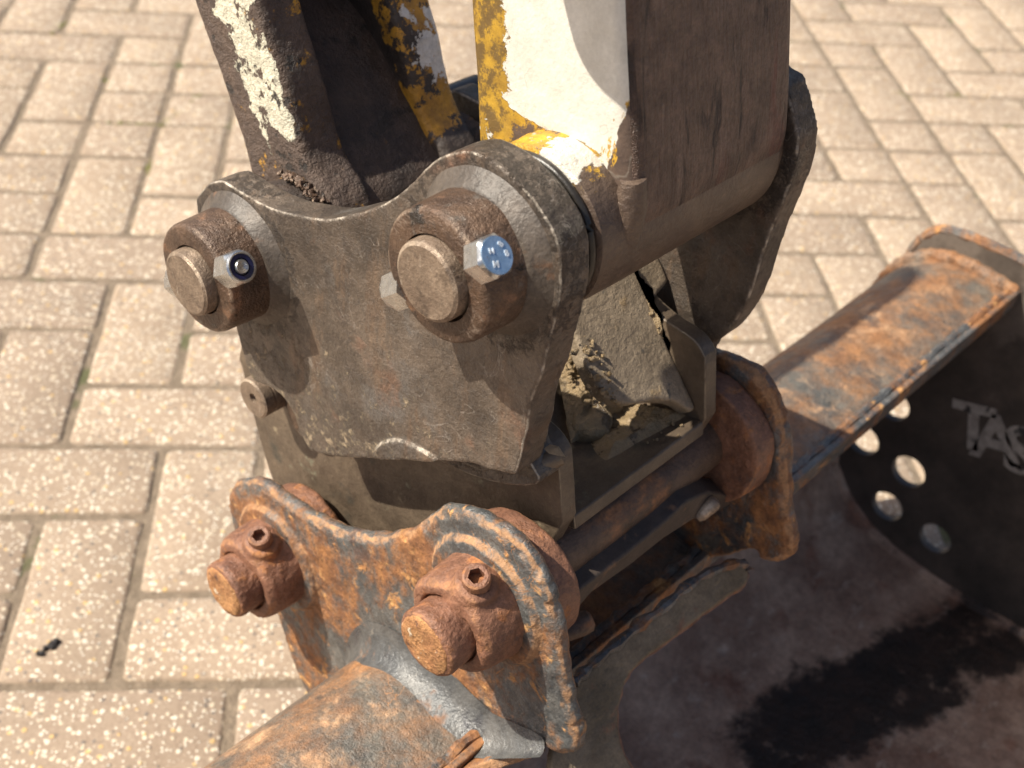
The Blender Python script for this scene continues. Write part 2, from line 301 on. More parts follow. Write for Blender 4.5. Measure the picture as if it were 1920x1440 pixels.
# paving
def paver_mat():
    s = NT('aggregate_concrete'); co = s.coords(True)
    base = s.mix(s.smooth(s.noise(co, 9, 5, .6), .3, .7), (.335, .256, .184), (.435, .342, .252))
    base = s.mix(s.math('MULTIPLY', s.rnd, .75), base, (.285, .222, .168))
    base = s.mix(s.math('MULTIPLY', s.smooth(s.noise(co, 230, 4, .75, seed=4), .35, .70), .7), base, (.22, .158, .115))
    hh = s.math('MULTIPLY', s.noise(co, 260, 4, .7), .0009)
    for i, (sc, th, c, amt) in enumerate([(115, .34, (.72, .64, .52), .85), (150, .40, (.66, .56, .42), .85), (110, .28, (.14, .125, .115), .75), (80, .24, (.60, .40, .16), .75), (240, .38, (.76, .69, .58), .85)]):
        mp = s.new('ShaderNodeMapping'); s.l.new(co, mp.inputs[0]); mp.inputs['Location'].default_value = (i * 3.1, i * 1.7, i)
        nz = s.new('ShaderNodeTexNoise'); s.l.new(mp.outputs[0], nz.inputs['Vector']); nz.inputs['Scale'].default_value = sc * 2
        va = s.new('ShaderNodeVectorMath', operation='MULTIPLY_ADD'); s.l.new(nz.outputs['Color'], va.inputs[0]); va.inputs[1].default_value = (.0018, .0018, .0018); s.l.new(mp.outputs[0], va.inputs[2])
        v = s.new('ShaderNodeTexVoronoi'); s.l.new(va.outputs[0], v.inputs['Vector']); v.inputs['Scale'].default_value = sc
        sel = s.new('ShaderNodeSeparateColor'); s.l.new(v.outputs['Color'], sel.inputs[0])
        k = s.math('MULTIPLY', s.math('SUBTRACT', 1., s.smooth(v.outputs['Distance'], th * .75, th)), s.smooth(sel.outputs[0], .66, .70))
        base = s.mix(s.math('MULTIPLY', k, amt), base, c)
        hh = s.math('ADD', hh, s.math('MULTIPLY', k, .0005))
    # dirt rubbed into the chamfers
    sx = s.new('ShaderNodeSeparateXYZ'); tc = s.new('ShaderNodeTexCoord'); s.l.new(tc.outputs['Object'], sx.inputs[0])
    low = s.math('SUBTRACT', 1., s.smooth(sx.outputs[2], -.0050, -.0014))
    base = s.mix(s.math('MULTIPLY', low, .55), base, (.22, .17, .115))
    stain = s.smooth(s.noise(co, 11, 7, .75, seed=8), .52, .74)
    base = s.mix(s.math('MULTIPLY', stain, .6), base, (.27, .21, .155))
    s.set(s.b.inputs['Base Color'], base); s.b.inputs['Roughness'].default_value = .85; s.b.inputs['Specular IOR Level'].default_value = .3
    bp = s.new('ShaderNodeBump'); bp.inputs['Distance'].default_value = 1; s.l.new(hh, bp.inputs['Height']); s.l.new(bp.outputs[0], s.b.inputs['Normal'])
    return s.m
M['paver'] = paver_mat()
M['sand'] = mat('joint_sand', (.16, .122, .085), (.25, .195, .14), 60, .95, 0, [dict(color=(.10, .10, .045), scale=9, lo=.60, hi=.68), dict(color=(.34, .29, .23), scale=220, lo=.64, hi=.7)], [(200, .002), (600, .001)])
M['moss'] = mat('moss_green', (.10, .115, .035), (.20, .17, .06), 120, .95, 0)
M['soot'] = mat('black_clod', (.012, .011, .012), (.035, .03, .03), 120, .8, 0, bump=[(300, .002)])

# ------------------------------------------------------------------ mesh helpers
def add_obj(name, bm, material, parent=None, smooth_angle=35):
    me = bpy.data.meshes.new(name); bmesh.ops.recalc_face_normals(bm, faces=bm.faces); bm.to_mesh(me); bm.free()
    for m in (material if isinstance(material, (list, tuple)) else [material]): me.materials.append(M[m])
    for p in me.polygons: p.use_smooth = True
    me.set_sharp_from_angle(angle=R(smooth_angle))
    o = bpy.data.objects.new(name, me); col.objects.link(o)
    if parent: setp(o, parent)
    return o
def setp(o, parent):
    o.parent = parent; o.matrix_parent_inverse = Matrix.Translation(-Vector(WLOC(parent)))
def WLOC(o):
    return o.location if o.type == 'EMPTY' else Vector((0, 0, 0))
def thing(name, label, cat, loc=(0, 0, 0), group=None):
    o = bpy.data.objects.new(name, None); o.location = loc; o.empty_display_size = .05; col.objects.link(o)
    o['label'] = label; o['category'] = cat
    if group: o['group'] = group
    return o
def prism(bm, pts, a0, a1, mi=0):
    """closed outline in (Y, Z) made solid between X = a0 and X = a1"""
    v0 = [bm.verts.new((a0, y, z)) for y, z in pts]; v1 = [bm.verts.new((a1, y, z)) for y, z in pts]
    f = [bm.faces.new(v0), bm.faces.new(v1[::-1])]; n = len(pts)
    for i in range(n): f.append(bm.faces.new((v0[i], v1[i], v1[(i + 1) % n], v0[(i + 1) % n])))
    for x in f: x.material_index = mi
    return f
def frame(d):
    d = Vector(d).normalized(); a = Vector((0, 0, 1)) if abs(d.z) < .9 else Vector((1, 0, 0))
    u = d.cross(a).normalized(); return d, u, d.cross(u)
def lathe(bm, p, d, prof, n=40, fn=None, wob=0, seed=0):
    """turn profile [(distance along d, radius)] about the line through p; fn(theta, radius, k) may reshape"""
    d, u, v = frame(d); p = Vector(p); rings = []
    for k, (s, r) in enumerate(prof):
        ring = []
        for i in range(n):
            th = 2 * math.pi * i / n; rr = fn(th, r, k) if fn else r
            q = p + d * s + (u * math.cos(th) + v * math.sin(th)) * rr
            if wob: q += noise.noise_vector(q * 45 + Vector((seed, 0, 0))) * wob
            ring.append(bm.verts.new(q))
        rings.append(ring)
    for a, b in zip(rings, rings[1:]):
        for i in range(n): bm.faces.new((a[i], a[(i + 1) % n], b[(i + 1) % n], b[i]))
    bm.faces.new(rings[0][::-1]); bm.faces.new(rings[-1])
def axle(bm, c, prof, n=48, **k): lathe(bm, (0, c[0], c[1]), (1, 0, 0), prof, n, **k)
def tube(bm, path, r, n=10, wob=0, closed=False, seed=0, ripple=0):
    rings = []; N = len(path); path = [Vector(p) for p in path]
    for i, p in enumerate(path):
        t = (path[(i + 1) % N if closed else min(i + 1, N - 1)] - path[(i - 1) if (closed or i) else 0]).normalized()
        d, u, v = frame(t); rr = (r[i] if isinstance(r, list) else r)
        rr *= 1 + ripple * math.sin(i * 2.1 + seed) + .25 * ripple * random.uniform(-1, 1); ring = []
        for k in range(n):
            th = 2 * math.pi * k / n; q = p + (u * math.cos(th) + v * math.sin(th)) * rr
            if wob: q += noise.noise_vector(q * 90 + Vector((seed, 0, 0))) * wob
            ring.append(bm.verts.new(q))
        rings.append(ring)
    pairs = list(zip(rings, rings[1:])) + ([(rings[-1], rings[0])] if closed else [])
    for a, b in pairs:
        for k in range(n): bm.faces.new((a[k], a[(k + 1) % n], b[(k + 1) % n], b[k]))
    if not closed: bm.faces.new(rings[0][::-1]); bm.faces.new(rings[-1])
def ringpath(c, a, r, n=60, t0=0, t1=360):
    return [(a, c[0] + r * math.cos(R(t0 + (t1 - t0) * i / n)), c[1] + r * math.sin(R(t0 + (t1 - t0) * i / n))) for i in range(n if t1 - t0 >= 360 else n + 1)]
def box(bm, lo, hi):
    prism(bm, [(lo[1], lo[2]), (hi[1], lo[2]), (hi[1], hi[2]), (lo[1], hi[2])], lo[0], hi[0])
def bevel(o, w, seg=2, angle=40):
    m = o.modifiers.new('bevel', 'BEVEL'); m.width = w; m.segments = seg; m.limit_method = 'ANGLE'; m.angle_limit = R(angle); m.harden_normals = True
    return m
TEX = {}
def tex(kind, size, depth=4):
    k = (kind, size, depth)
    if k not in TEX:
        t = bpy.data.textures.new('relief', kind); t.noise_scale = size
        if kind == 'CLOUDS': t.noise_depth = depth
        TEX[k] = t
    return TEX[k]
def roughen(o, vox, amps, wbevel=.0018, smoothit=0):
    """round the arrises, resurface finely, then push the skin in and out: real pitted, torch-cut steel"""
    if wbevel: bevel(o, wbevel, 2)
    m = o.modifiers.new('skin', 'REMESH'); m.mode = 'VOXEL'; m.voxel_size = vox; m.use_smooth_shade = True
    if smoothit:
        s = o.modifiers.new('soften', 'SMOOTH'); s.iterations = smoothit; s.factor = .5
    for sz, am in amps:
        dm = o.modifiers.new('relief', 'DISPLACE'); dm.texture = tex('CLOUDS', sz, 3); dm.texture_coords = 'LOCAL'; dm.strength = am; dm.mid_level = .5
def hexfn(af):
    def fn(th, r, k):
        t = (th % (math.pi / 3)) - math.pi / 6; h = af / 2 / math.cos(t); return min(r, h)
    return fn
def hexbolt(bm, p, d, af, h):
    lathe(bm, p, d, [(0, af), (h * .80, af), (h * .86, af * .565), (h, af * .475)], 48, hexfn(af))

# ------------------------------------------------------------------ the ground: brick paving in herringbone
CELL = .116; GX, GY = -5.149, 19.806
EX = Vector((.7400, -.6725, 0)); EY = Vector((.6725, .7400, 0))
def G(i, j): return (EX * (i + GX) + EY * (j + GY)) * CELL
bm = bmesh.new()
box(bm, (-14, -14, -.09), (30, 34, -.0036))
pave = add_obj('pavement', bm, 'sand'); pave['kind'] = 'structure'; pave['label'] = 'sand bed and joints of the sunlit block paving'

def brick_mesh(seed, L=CELL * 2):
    rnd = random.Random(seed); bm = bmesh.new(); W = CELL; g = .0034
    hx, hy = L / 2 - g, W / 2 - g
    def ringv(ix, z, jit):
        pts = []
        for sx, sy in ((-1, -1), (1, -1), (1, 1), (-1, 1)):
            cx, cy = sx * (hx - ix), sy * (hy - ix); c = .004 + ix * .4
            a = (cx - sx * c, cy); b = (cx, cy - sy * c)
            pts += [a, b] if sx * sy < 0 else [b, a]
        # subdivide long sides for a broken arris
        out = []
        for i in range(len(pts)):
            p, q = pts[i], pts[(i + 1) % 8]; n = 7 if math.dist(p, q) > .15 else (4 if math.dist(p, q) > .05 else 1)
            for k in range(n):
                t = k / n; out.append((p[0] + (q[0] - p[0]) * t + rnd.uniform(-1, 1) * jit, p[1] + (q[1] - p[1]) * t + rnd.uniform(-1, 1) * jit, z + rnd.uniform(-.6, .3) * jit))
        return [bm.verts.new(v) for v in out]
    rs = [ringv(0, -.055, 0), ringv(0, -.0062, .0009), ringv(.0022, -.0022, .0011), ringv(.0062, -.0004, .0010)]
    for a, b in zip(rs, rs[1:]):
        n = len(a)
        for i in range(n): bm.faces.new((a[i], a[(i + 1) % n], b[(i + 1) % n], b[i]))
    bm.faces.new(rs[-1])
    me = bpy.data.meshes.new('brick'); bmesh.ops.recalc_face_normals(bm, faces=bm.faces); bm.to_mesh(me); bm.free()
    me.materials.append(M['paver'])
    for p in me.polygons: p.use_smooth = True
    me.set_sharp_from_angle(angle=R(50))
    return me
BM = [brick_mesh(s) for s in range(6)]; HALF = [brick_mesh(s + 20, CELL) for s in range(3)]
ang = math.atan2(EX.y, EX.x)
cells = []
for j in range(-40, 42):             # row j lies between the joints at -j and -(j+1)
    for i in range(-40, 62):
        if (i + j) % 4 == 3: cells.append((i + 1, -j - .5, 0))
        if (i + j) % 4 == 1: cells.append((i + .5, -j - 1, 90))
PX = {}
def seen(p):
    v = Vector(p) - Vector((0, 0, H)); z = v.dot(f_)
    if z <= .1: return None
    x = 960 + 2340 * v.dot(r_) / z; y = 720 - 2340 * v.dot(u_) / z
    if not (-90 < x < 2010 and -90 < y < 1540): return None
    PX[tuple(round(c, 4) for c in p)] = (x, y)
    if 1100 < x < 2010 and y > 1000: return None
    return z
near, far = [], []
for i, j, rot in cells:
    p = G(i, j)
    if (Vector((p.x - 1.4, p.y - 1.1, 0))).length > 6.5: continue
    z = seen(p); (near if z is not None else far).append((z or 99, p, rot))
near.sort(key=lambda t: t[0])
far += near[285:]; near = near[:285]
rb = random.Random(3)
def brick_matrix(p, rot):
    return Matrix.Translation(Vector((p.x + rb.uniform(-.0012, .0012), p.y + rb.uniform(-.0012, .0012), rb.uniform(-.0013, .0009)))) @ Matrix.Rotation(ang + R(rot) + rb.uniform(-.008, .008), 4, 'Z') @ Matrix.Rotation(rb.uniform(-.007, .007), 4, 'X')
# bricks cracked or laid as two halves, where the photograph shows them
split = set()
for q in ((150, 262), (305, 200), (1731, 203), (290, 118), (60, 405), (1560, 140), (1690, 300)):
    k = min(near, key=lambda t: math.dist(PX[tuple(round(c, 4) for c in t[1])], q)); split.add(id(k))
for ent in list(near):
    z, p, rot = ent
    if id(ent) in split:
        d = (EX if rot == 0 else EY) * CELL / 2
        for sg in (-1, 1):
            o = bpy.data.objects.new('brick', rb.choice(HALF)); col.objects.link(o); o.matrix_world = brick_matrix(p + d * sg, rot); o.parent = pave
        continue
    o = bpy.data.objects.new('brick', rb.choice(BM)); col.objects.link(o); o.matrix_world = brick_matrix(p, rot); o.parent = pave
bm = bmesh.new()
for z, p, rot in far:
    if (Vector((p.x - 1.2, p.y - .8, 0))).length > 4.6: continue
    n0 = len(bm.verts); bm.from_mesh(rb.choice(BM)); bm.verts.ensure_lookup_table()
    bmesh.ops.transform(bm, matrix=brick_matrix(p, rot), verts=bm.verts[n0:])
o = add_obj('outlying_bricks', bm, 'paver', pave, 50); o['kind'] = 'stuff'
# moss and grit in a few joints
bm = bmesh.new(); rm = random.Random(5)
def joint_pts(px, py):
    d = ray(px, py); t = -H / d.z; return Vector((d.x * t, d.y * t, 0))
for (x0, y0, x1, y1, n) in [(375, 175, 310, 225, 90), (120, 40, 95, 60, 40), (200, 228, 300, 232, 40), (285, 295, 278, 330, 30), (190, 145, 205, 150, 18), (1780, 172, 1800, 176, 20), (1700, 180, 1680, 168, 20)]:
    a = joint_pts(x0, y0); b = joint_pts(x1, y1)
    for k in range(n):
        p = a.lerp(b, rm.random()) + Vector((rm.gauss(0, .004), rm.gauss(0, .004), -.004)); s = rm.uniform(.0014, .0042)
        bmesh.ops.create_icosphere(bm, subdivisions=1, radius=s, matrix=Matrix.Translation(p) @ Matrix.Diagonal((1, 1, rm.uniform(.6, 1.4), 1)))
o = add_obj('moss', bm, 'moss'); o['kind'] = 'stuff'; o['label'] = 'green moss growing in the joints of the paving'; o['category'] = 'moss'
bm = bmesh.new()
for k in range(9):
    p = joint_pts(76 + k * 3.4, 1224 - k * 2.0) + Vector((rm.gauss(0, .0015), rm.gauss(0, .0015), .001)); bmesh.ops.create_icosphere(bm, subdivisions=2, radius=rm.uniform(.0025, .0048), matrix=Matrix.Translation(p))
for v in bm.verts: v.co += noise.noise_vector(v.co * 220) * .003
o = add_obj('dirt_clod', bm, 'soot'); o['label'] = 'small black clod of dirt lying alone on the paving at the lower left'; o['category'] = 'dirt clod'

# ------------------------------------------------------------------ QUICK COUPLER
cp = thing('quick_coupler', 'dark worn steel quick coupler with a blue bolt head, between arm and rusty bucket', 'quick coupler', (.47, .40, H - .50))
NA, NB = .3656, .3860
tr = [(367,375),(376,360),(386,349),(398,342),(413,339),(432,348),(450,360),(484,379),(517,394),(562,405),(607,411),(652,405),(690,394),(731,375),(765,349),(802,311),(829,292),(870,285),(907,294),(945,320),(975,349),(1005,382),(1027,416),(1042,450),(1050,490),(1051,525),(1048,564),(1039,605),(1031,639),(1016,702),(997,751),(990,792),(984,822),(972,872),(965,889),(955,890),(917,881),(880,870),(805,864),(730,861),(655,859),(602,851),(580,845),(565,817),(557,799),(550,776),(539,757),(527,742),(505,727),(482,718),(471,709),(460,682),(452,650),(443,622)]
o1 = UL(tr, NA)
tail = arc(P1, .0456, math.degrees(math.atan2(o1[-1][1] - P1[1], o1[-1][0] - P1[0])) , math.degrees(math.atan2(o1[0][1] - P1[1], o1[0][0] - P1[0])), 8)[1:-1]
nplate = smooth(o1 + tail, 4, corner=(34, 42))
bm = bmesh.new(); prism(bm, jit(nplate, .0006, 90), NA, NB)
# fillet welds of the two bosses and a half-moon weld at the lower edge
axle(bm, P2, [(NA - .003, .037), (NA, .0395), (NA + .002, .0405)])
hm = smooth(UL([(703, 858), (712, 836), (730, 826), (755, 826), (780, 836), (805, 850), (820, 864), (760, 860)], NA), 3)
prism(bm, hm, NA - .0022, NA + .004)
nearplate = add_obj('side_plate', bm, 'plate', cp); roughen(nearplate, .0013, [(.02, .0005), (.004, .0003)], .0016)
nearplate['label'] = 'brown-grey side plate facing the camera'

ftr = [(1496,131),(1515,161),(1526,195),(1534,232),(1532,270),(1522,311),(1507,356),(1477,424),(1440,536),(1399,601),(1361,627),(1352,640),(1337,665)]
FA, FB = .555, .575
fo = UL(ftr, FB)
rest = o1[42:] + tail + o1[:18]
for c, rr in ((P2, .0350), (P1, .0352)):
    bm = bmesh.new(); axle(bm, c, [(NA - .0085, rr - .0010), (NA - .0065, rr + .0006), (NA - .0035, rr + .0028), (NA - .0012, rr + .0060), (NA + .0015, rr + .0085)], 72, wob=.0010, seed=rr * 100)
    add_obj('fillet_weld', bm, 'weld', cp, 60)
fplate = smooth(fo + [D(.31, .47), D(.36, .48), D(.42, .46)] + rest, 4)
bm = bmesh.new(); prism(bm, jit(fplate, .0006, 90, 5), FA, FB)
o = add_obj('side_plate', bm, 'plate', cp); roughen(o, .0018, [(.02, .0008)], .0016); o['label'] = 'side plate on the far side, mostly in shade'

def boss(c, a_face, r0, r1, name='boss'):
    bm = bmesh.new()
    # a collar with an open bore the pin stands proud of
    axle(bm, c, [(NA + .004, r1), (a_face + .0035, r0 + .0004), (a_face + .0008, r0 - .0006), (a_face, r0 - .0022), (a_face, .0212), (a_face + .006, .0207), (a_face + .0065, .012), (NA, .012)], 64, wob=.0006)
    return add_obj(name, bm, 'boss', cp, 50)
boss(P2, .3327, .0328, .0345); boss(P1, .3315, .0334, .0350)
for c, a in ((P2, .3262), (P1, .3238)):
    bm = bmesh.new(); axle(bm, c, [(a, .0168), (a, .0178), (a + .0012, .0196), (a + .003, .0201), (.57, .0201)], 56)
    add_obj('pivot_pin', bm, 'pin', cp, 30)
# clamping bolts through the bosses
def perp(c, a, p_a, p_b):
    A_ = Vector((a, *U(*p_a, a))); B_ = Vector((a, *U(*p_b, a))); return A_, B_
# bolt on the stick pin: blue hexagon head towards the camera
def aim(px, py, a): y, z = U(px, py, a); return Vector((a, y, z))
pb = UC(925, 481, P2, .0415); hd = Vector((0, pb.y - P2[0], pb.z - P2[1])).normalized()
bm = bmesh.new(); hexbolt(bm, pb - hd * .0090, hd, .0180, .0115); lathe(bm, pb - hd * .0125 + Vector((.004, 0, 0)), hd, [(0, .0086), (.004, .0086)], 24)
blt = add_obj('bolt', bm, 'zinc', cp, 25); blt['label'] = 'zinc bolt with a blue painted hexagon head'
bm = bmesh.new(); lathe(bm, pb + hd * .0025, hd, [(0, .0084), (.00035, .0083)], 36); cap = add_obj('head_face', bm, 'blue', blt)
def text_mesh(name, body, size, mtx, material, parent, ext=.0002, bold=0, spacing=1.):
    cu = bpy.data.curves.new(name, 'FONT'); cu.body = body; cu.size = size; cu.extrude = ext; cu.offset = bold; cu.align_x = 'CENTER'; cu.align_y = 'CENTER'; cu.space_character = spacing
    t = bpy.data.objects.new(name, cu); col.objects.link(t); bpy.context.view_layer.update()
    me = bpy.data.meshes.new_from_object(t.evaluated_get(bpy.context.evaluated_depsgraph_get())); bpy.data.objects.remove(t)
    me.transform(mtx); me.materials.append(M[material]); me.name = name
    o = bpy.data.objects.new(name, me); col.objects.link(o); setp(o, parent); return o
def face_matrix(p, n, up):
    n = Vector(n).normalized(); up = (Vector(up) - n * Vector(up).dot(n)).normalized(); rt = up.cross(n)
    return Matrix(((rt.x, up.x, n.x, p[0]), (rt.y, up.y, n.y, p[1]), (rt.z, up.z, n.z, p[2]), (0, 0, 0, 1)))
sd_ = (u_ - hd * u_.dot(hd)).normalized(); rt_ = sd_.cross(hd)
for txt, dx, dy, sz, rot in (('8', .0022, .0048, .0040, 150), ('8', .0050, .0010, .0040, 115), ('N', -.0030, .0014, .0036, 100), ('M', -.0012, -.0042, .0042, 95)):
    up = Matrix.Rotation(R(rot - 90), 3, hd) @ sd_
    text_mesh('marking', txt, sz, face_matrix(pb + hd * .0030 + rt_ * dx + sd_ * dy, hd, up), 'stamp', blt, .00018, .0001)
# its other end, seen behind the pin
pe = pb - hd * .0445 - hd * .026 + Vector((.006, 0, 0))
bm = bmesh.new(); hexbolt(bm, pe, -hd, .0185, .016); add_obj('nut', bm, 'zinc', cp, 25)
# locking nut on the link pin with a navy nylon ring
pn = UC(450, 501, P1, .0430); nd = Vector((0, pn.y - P1[0], pn.z - P1[1])).normalized()
bm = bmesh.new()
lathe(bm, pn - nd * .013, nd, [(0, .0185), (.0105, .0185), (.0114, .0103), (.0125, .0096), (.0148, .0092), (.0156, .0082), (.0156, .0074), (.0120, .0068)], 48, hexfn(.0185))
nut = add_obj('nut', bm, 'zinc', cp, 25)
bm = bmesh.new(); lathe(bm, pn + nd * .0, nd, [(0, .0076), (.0020, .0076), (.0024, .0070), (.0020, .0050), (0, .005)], 40); add_obj('nylon_ring', bm, 'nylon', nut)
bm = bmesh.new(); lathe(bm, pn - nd * .01, nd, [(0, .0045), (.0118, .0045), (.0132, .0036), (.0130, .0026), (.0124, .0012)], 32); add_obj('bolt_end', bm, 'zinc', nut)
pe = pn - nd * .0450 - nd * .026 + Vector((.004, 0, 0)); bm = bmesh.new(); hexbolt(bm, pe, -nd, .0185, .016); add_obj('nut', bm, 'zinc', cp, 25)

# lower body: two cheek plates with a folded deck between
BA, BB, BC, BD = .398, .410, .530, .542
cheek = [D(.566, .50), D(.560, .56), D(.549, .60), D(.533, .665), D(.50, .66), D(.45, .62), D(.41, .60), D(.36, .585), D(.322, .566), D(.290, .510), D(.2835, .486), D(.2925, .444), D(.303, .436), D(.335, .432), D(.38, .415), D(.45, .42), D(.54, .45)]
l1 = UL([(450, 655), (453, 690), (472, 770), (497, 860), (512, 905)], BA)
cheek[0:4] = [l1[0], l1[1], l1[2], l1[3], l1[4], D(.530, .69)]
for (a0, a1) in ((BA, BB), (BC, BD)):
    bm = bmesh.new(); prism(bm, jit(smooth(cheek, 4, corner=(11, 12, 13)), .0005), a0, a1)
    o = add_obj('cheek_plate', bm, 'body', cp); bevel(o, .0014, 2)
bm = bmesh.new(); y1, z1 = U(1045, 862, BA)
# filler block between upper and lower plates
prism(bm, smooth([D(.292, .452), D(.30, .436), D(.34, .40), D(.44, .41), D(.52, .44), D(.50, .49), D(.42, .49), D(.34, .478)], 4), .380, .3995)
o = add_obj('spacer_plate', bm, 'plate', cp); bevel(o, .002, 2)
# weld lump at the ledge
bm = bmesh.new(); tube(bm, [(.384, .300, H - .447), (.389, .297, H - .446), (.394, .2955, H - .4445), (.399, .294, H - .443)], .006, 12, .001); tube(bm, [(.3835, .303, H - .440), (.3835, .330, H - .468), (.3835, .37, H - .478)], .004, 10, .001)
add_obj('weld_bead', bm, 'body', cp)
deck = smooth([D(.2845, .4885), D(.300, .4925), D(.320, .4985), D(.338, .500), D(.352, .488), D(.372, .458), D(.392, .425), D(.43, .392), D(.50, .42)], 5, closed=False)
def sheet(bm, prof, a0, a1, th, nx=1, side=1):
    n = len(prof); off = []
    for i, (y, z) in enumerate(prof):
        a = prof[max(i - 1, 0)]; b = prof[min(i + 1, n - 1)]; t = Vector((b[0] - a[0], b[1] - a[1])).normalized()
        off.append((y + side * t.y * th, z - side * t.x * th))
    prism(bm, list(prof) + off[::-1], a0, a1)
bm = bmesh.new(); sheet(bm, deck, BB - .001, BC + .001, .010, side=1)
o = add_obj('deck_plate', bm, 'body', cp); bevel(o, .0015, 2)
def deckz(y):
    for (a, b) in zip(deck, deck[1:]):
        if a[0] <= y <= b[0]: return a[1] + (b[1] - a[1]) * (y - a[0]) / (b[0] - a[0])
    return deck[-1][1]
# tongue-shaped plate leaning up the deck
ty, tz, tm = .293, H - .479, 1.10
tp = [UP(x, y, ty, tz, tm) for x, y in ((1304, 770), (1270, 754), (1230, 750), (1190, 757), (1165, 757), (1140, 744), (1118, 718), (1100, 680), (1085, 640), (1072, 600), (1060, 540), (1075, 470), (1130, 420), (1300, 410), (1350, 470), (1350, 540), (1340, 620), (1320, 700))]
tp = [Vector(p) for p in smooth([tuple(p) for p in tp], 4)]
tn = Vector((0, -tm, 1)).normalized()
bm = bmesh.new(); tp = [Vector((min(p.x, .5298 if p.y < .338 else .5298 + min(.0245, (p.y - .338) * 6)), p.y, p.z)) for p in tp]
v0 = [bm.verts.new(p) for p in tp]; v1 = [bm.verts.new(p - tn * .012) for p in tp]
bm.faces.new(v0); bm.faces.new(v1[::-1])
for i in range(len(tp)): bm.faces.new((v0[i], v0[(i + 1) % len(tp)], v1[(i + 1) % len(tp)], v1[i]))
o = add_obj('inclined_plate', bm, 'deck', cp); roughen(o, .0015, [(.03, .0006)], .003, 1)
# mud packed on the deck
def blob_sheet(name, fn, nu, nv, material, parent, amp, sc):
    bm = bmesh.new(); g = [[None] * (nv + 1) for _ in range(nu + 1)]
    for i in range(nu + 1):
        for j in range(nv + 1):
            u, v = i / nu, j / nv; p, n = fn(u, v); edge = min(u, 1 - u, v, 1 - v) * 6; edge = min(1, edge)
            h = (noise.fractal(p * sc, 1., 2., 5) * .5 + .5) * amp * edge - .0025 * (1 - edge) - .0008
            g[i][j] = bm.verts.new(p + n * h)
    for i in range(nu):
        for j in range(nv): bm.faces.new((g[i][j], g[i + 1][j], g[i + 1][j + 1], g[i][j + 1]))
    o = add_obj(name, bm, material, parent, 180); return o
def quad(px4, plane, lift=0.):
    q = [UP(x, y, *plane) for x, y in px4]; n = Vector((0, -plane[2], 1)).normalized()
    def fn(u, v):
        p = q[0].lerp(q[1], u).lerp(q[3].lerp(q[2], u), v) + n * lift; p.x = min(max(p.x, .4105), .5295); return p, n
    return fn
FL = (.290, H - .4895, -.20); TG = (ty, tz, tm)
for nm, px4, pl, lift, amp, sc, nu, nv in (
        ('mud', ((1035, 620), (1110, 600), (1178, 775), (1075, 830)), (.330, H - .496, .9), .001, .011, 75, 60, 90),
        ('mud', ((1085, 780), (1180, 752), (1316, 770), (1130, 868)), FL, .0004, .0052, 70, 110, 60),
        ('mud', ((1180, 470), (1262, 450), (1290, 640), (1236, 640)), TG, .0015, .0090, 110, 50, 100)):
    m_ = blob_sheet(nm, quad(px4, pl, lift), nu, nv, 'mud', cp, amp, sc); m_['kind'] = 'stuff'
bm = bmesh.new(); pc = UP(1108, 800, .290, H - .489, -.20)
lathe(bm, (pc.x, pc.y + .004, pc.z - .006), (-.15, -.30, .94), [(0, .0150), (.010, .0135), (.015, .0125), (.0185, .0105), (.0195, .006)], 18, wob=.002)
for v in bm.verts: v.co += noise.noise_vector(v.co * 150) * .0022
o = add_obj('mud_caked_nut', bm, 'mud', cp, 60); roughen(o, .0012, [(.004, .0014)], 0)
bm = bmesh.new(); rc_ = random.Random(11)
def crumb(p, s):
    n0 = len(bm.verts); bmesh.ops.create_icosphere(bm, subdivisions=1, radius=s, matrix=Matrix.Translation(p))
    bm.verts.ensure_lookup_table()
    for v in bm.verts[n0:]: v.co += noise.noise_vector(v.co * 400) * s * .9
for (x0, y0, x1, y1, sx_, pl, n) in ((1215, 500, 1265, 640, 22, TG, 90), (1090, 640, 1135, 760, 26, TG, 70), (1110, 780, 1270, 800, 36, FL, 70), (1060, 620, 1075, 720, 12, (.330, H - .490, .9), 50)):
    for k in range(n):
        t = rc_.random(); px = x0 + (x1 - x0) * t + rc_.gauss(0, sx_ * .6); py = y0 + (y1 - y0) * t + rc_.gauss(0, sx_ * .45)
        p = UP(px, py, *pl)
        if p.x < .529 and p.x > .41: crumb(p + Vector((0, -.0006, .0008)), abs(rc_.gauss(.0005, .0006)) + .0003)
m_ = add_obj('dirt_crumbs', bm, 'mud', cp, 60); m_['kind'] = 'stuff'
bm = bmesh.new()
for k in range(260):
    t = rc_.random(); q_ = UC(532 + 82 * t + rc_.gauss(0, 7), 322 + 52 * t + rc_.gauss(0, 8), P1, .0405)
    if q_.x > .400: crumb(q_, abs(rc_.gauss(.0006, .0007)) + .0004)
m_ = add_obj('grease_crumbs', bm, 'soot' if 0 else 'boss', cp, 60); m_['kind'] = 'stuff'
# small stop pin below the side plate
c = U(474, 748, .3715)
bm = bmesh.new(); axle(bm, c, [(.3745, .0035), (.3718, .0038), (.3712, .0128), (.3722, .0142), (.3790, .0142), (.3792, .0134), (.3805, .0134), (.3807, .0142), (.399, .0142)], 40)
sp = add_obj('stop_pin', bm, 'pin', cp, 30)
bm = bmesh.new(); axle(bm, (c[0] - .030, c[1] - .006), [(.386, .012), (.388, .0175), (.398, .0175)], 32); add_obj('bush', bm, 'boss', cp)
c2_ = U(470, 690, BA); bm = bmesh.new(); prism(bm, smooth([(c[0] + .012, c[1] + .05), (c[0] + .014, c[1] + .03), (c[0] + .013, c[1] - .002), (c[0] - .01, c[1] - .01), (c[0] - .03, c[1] + .03)], 4), .388, .396); add_obj('latch_plate', bm, 'boss', cp)
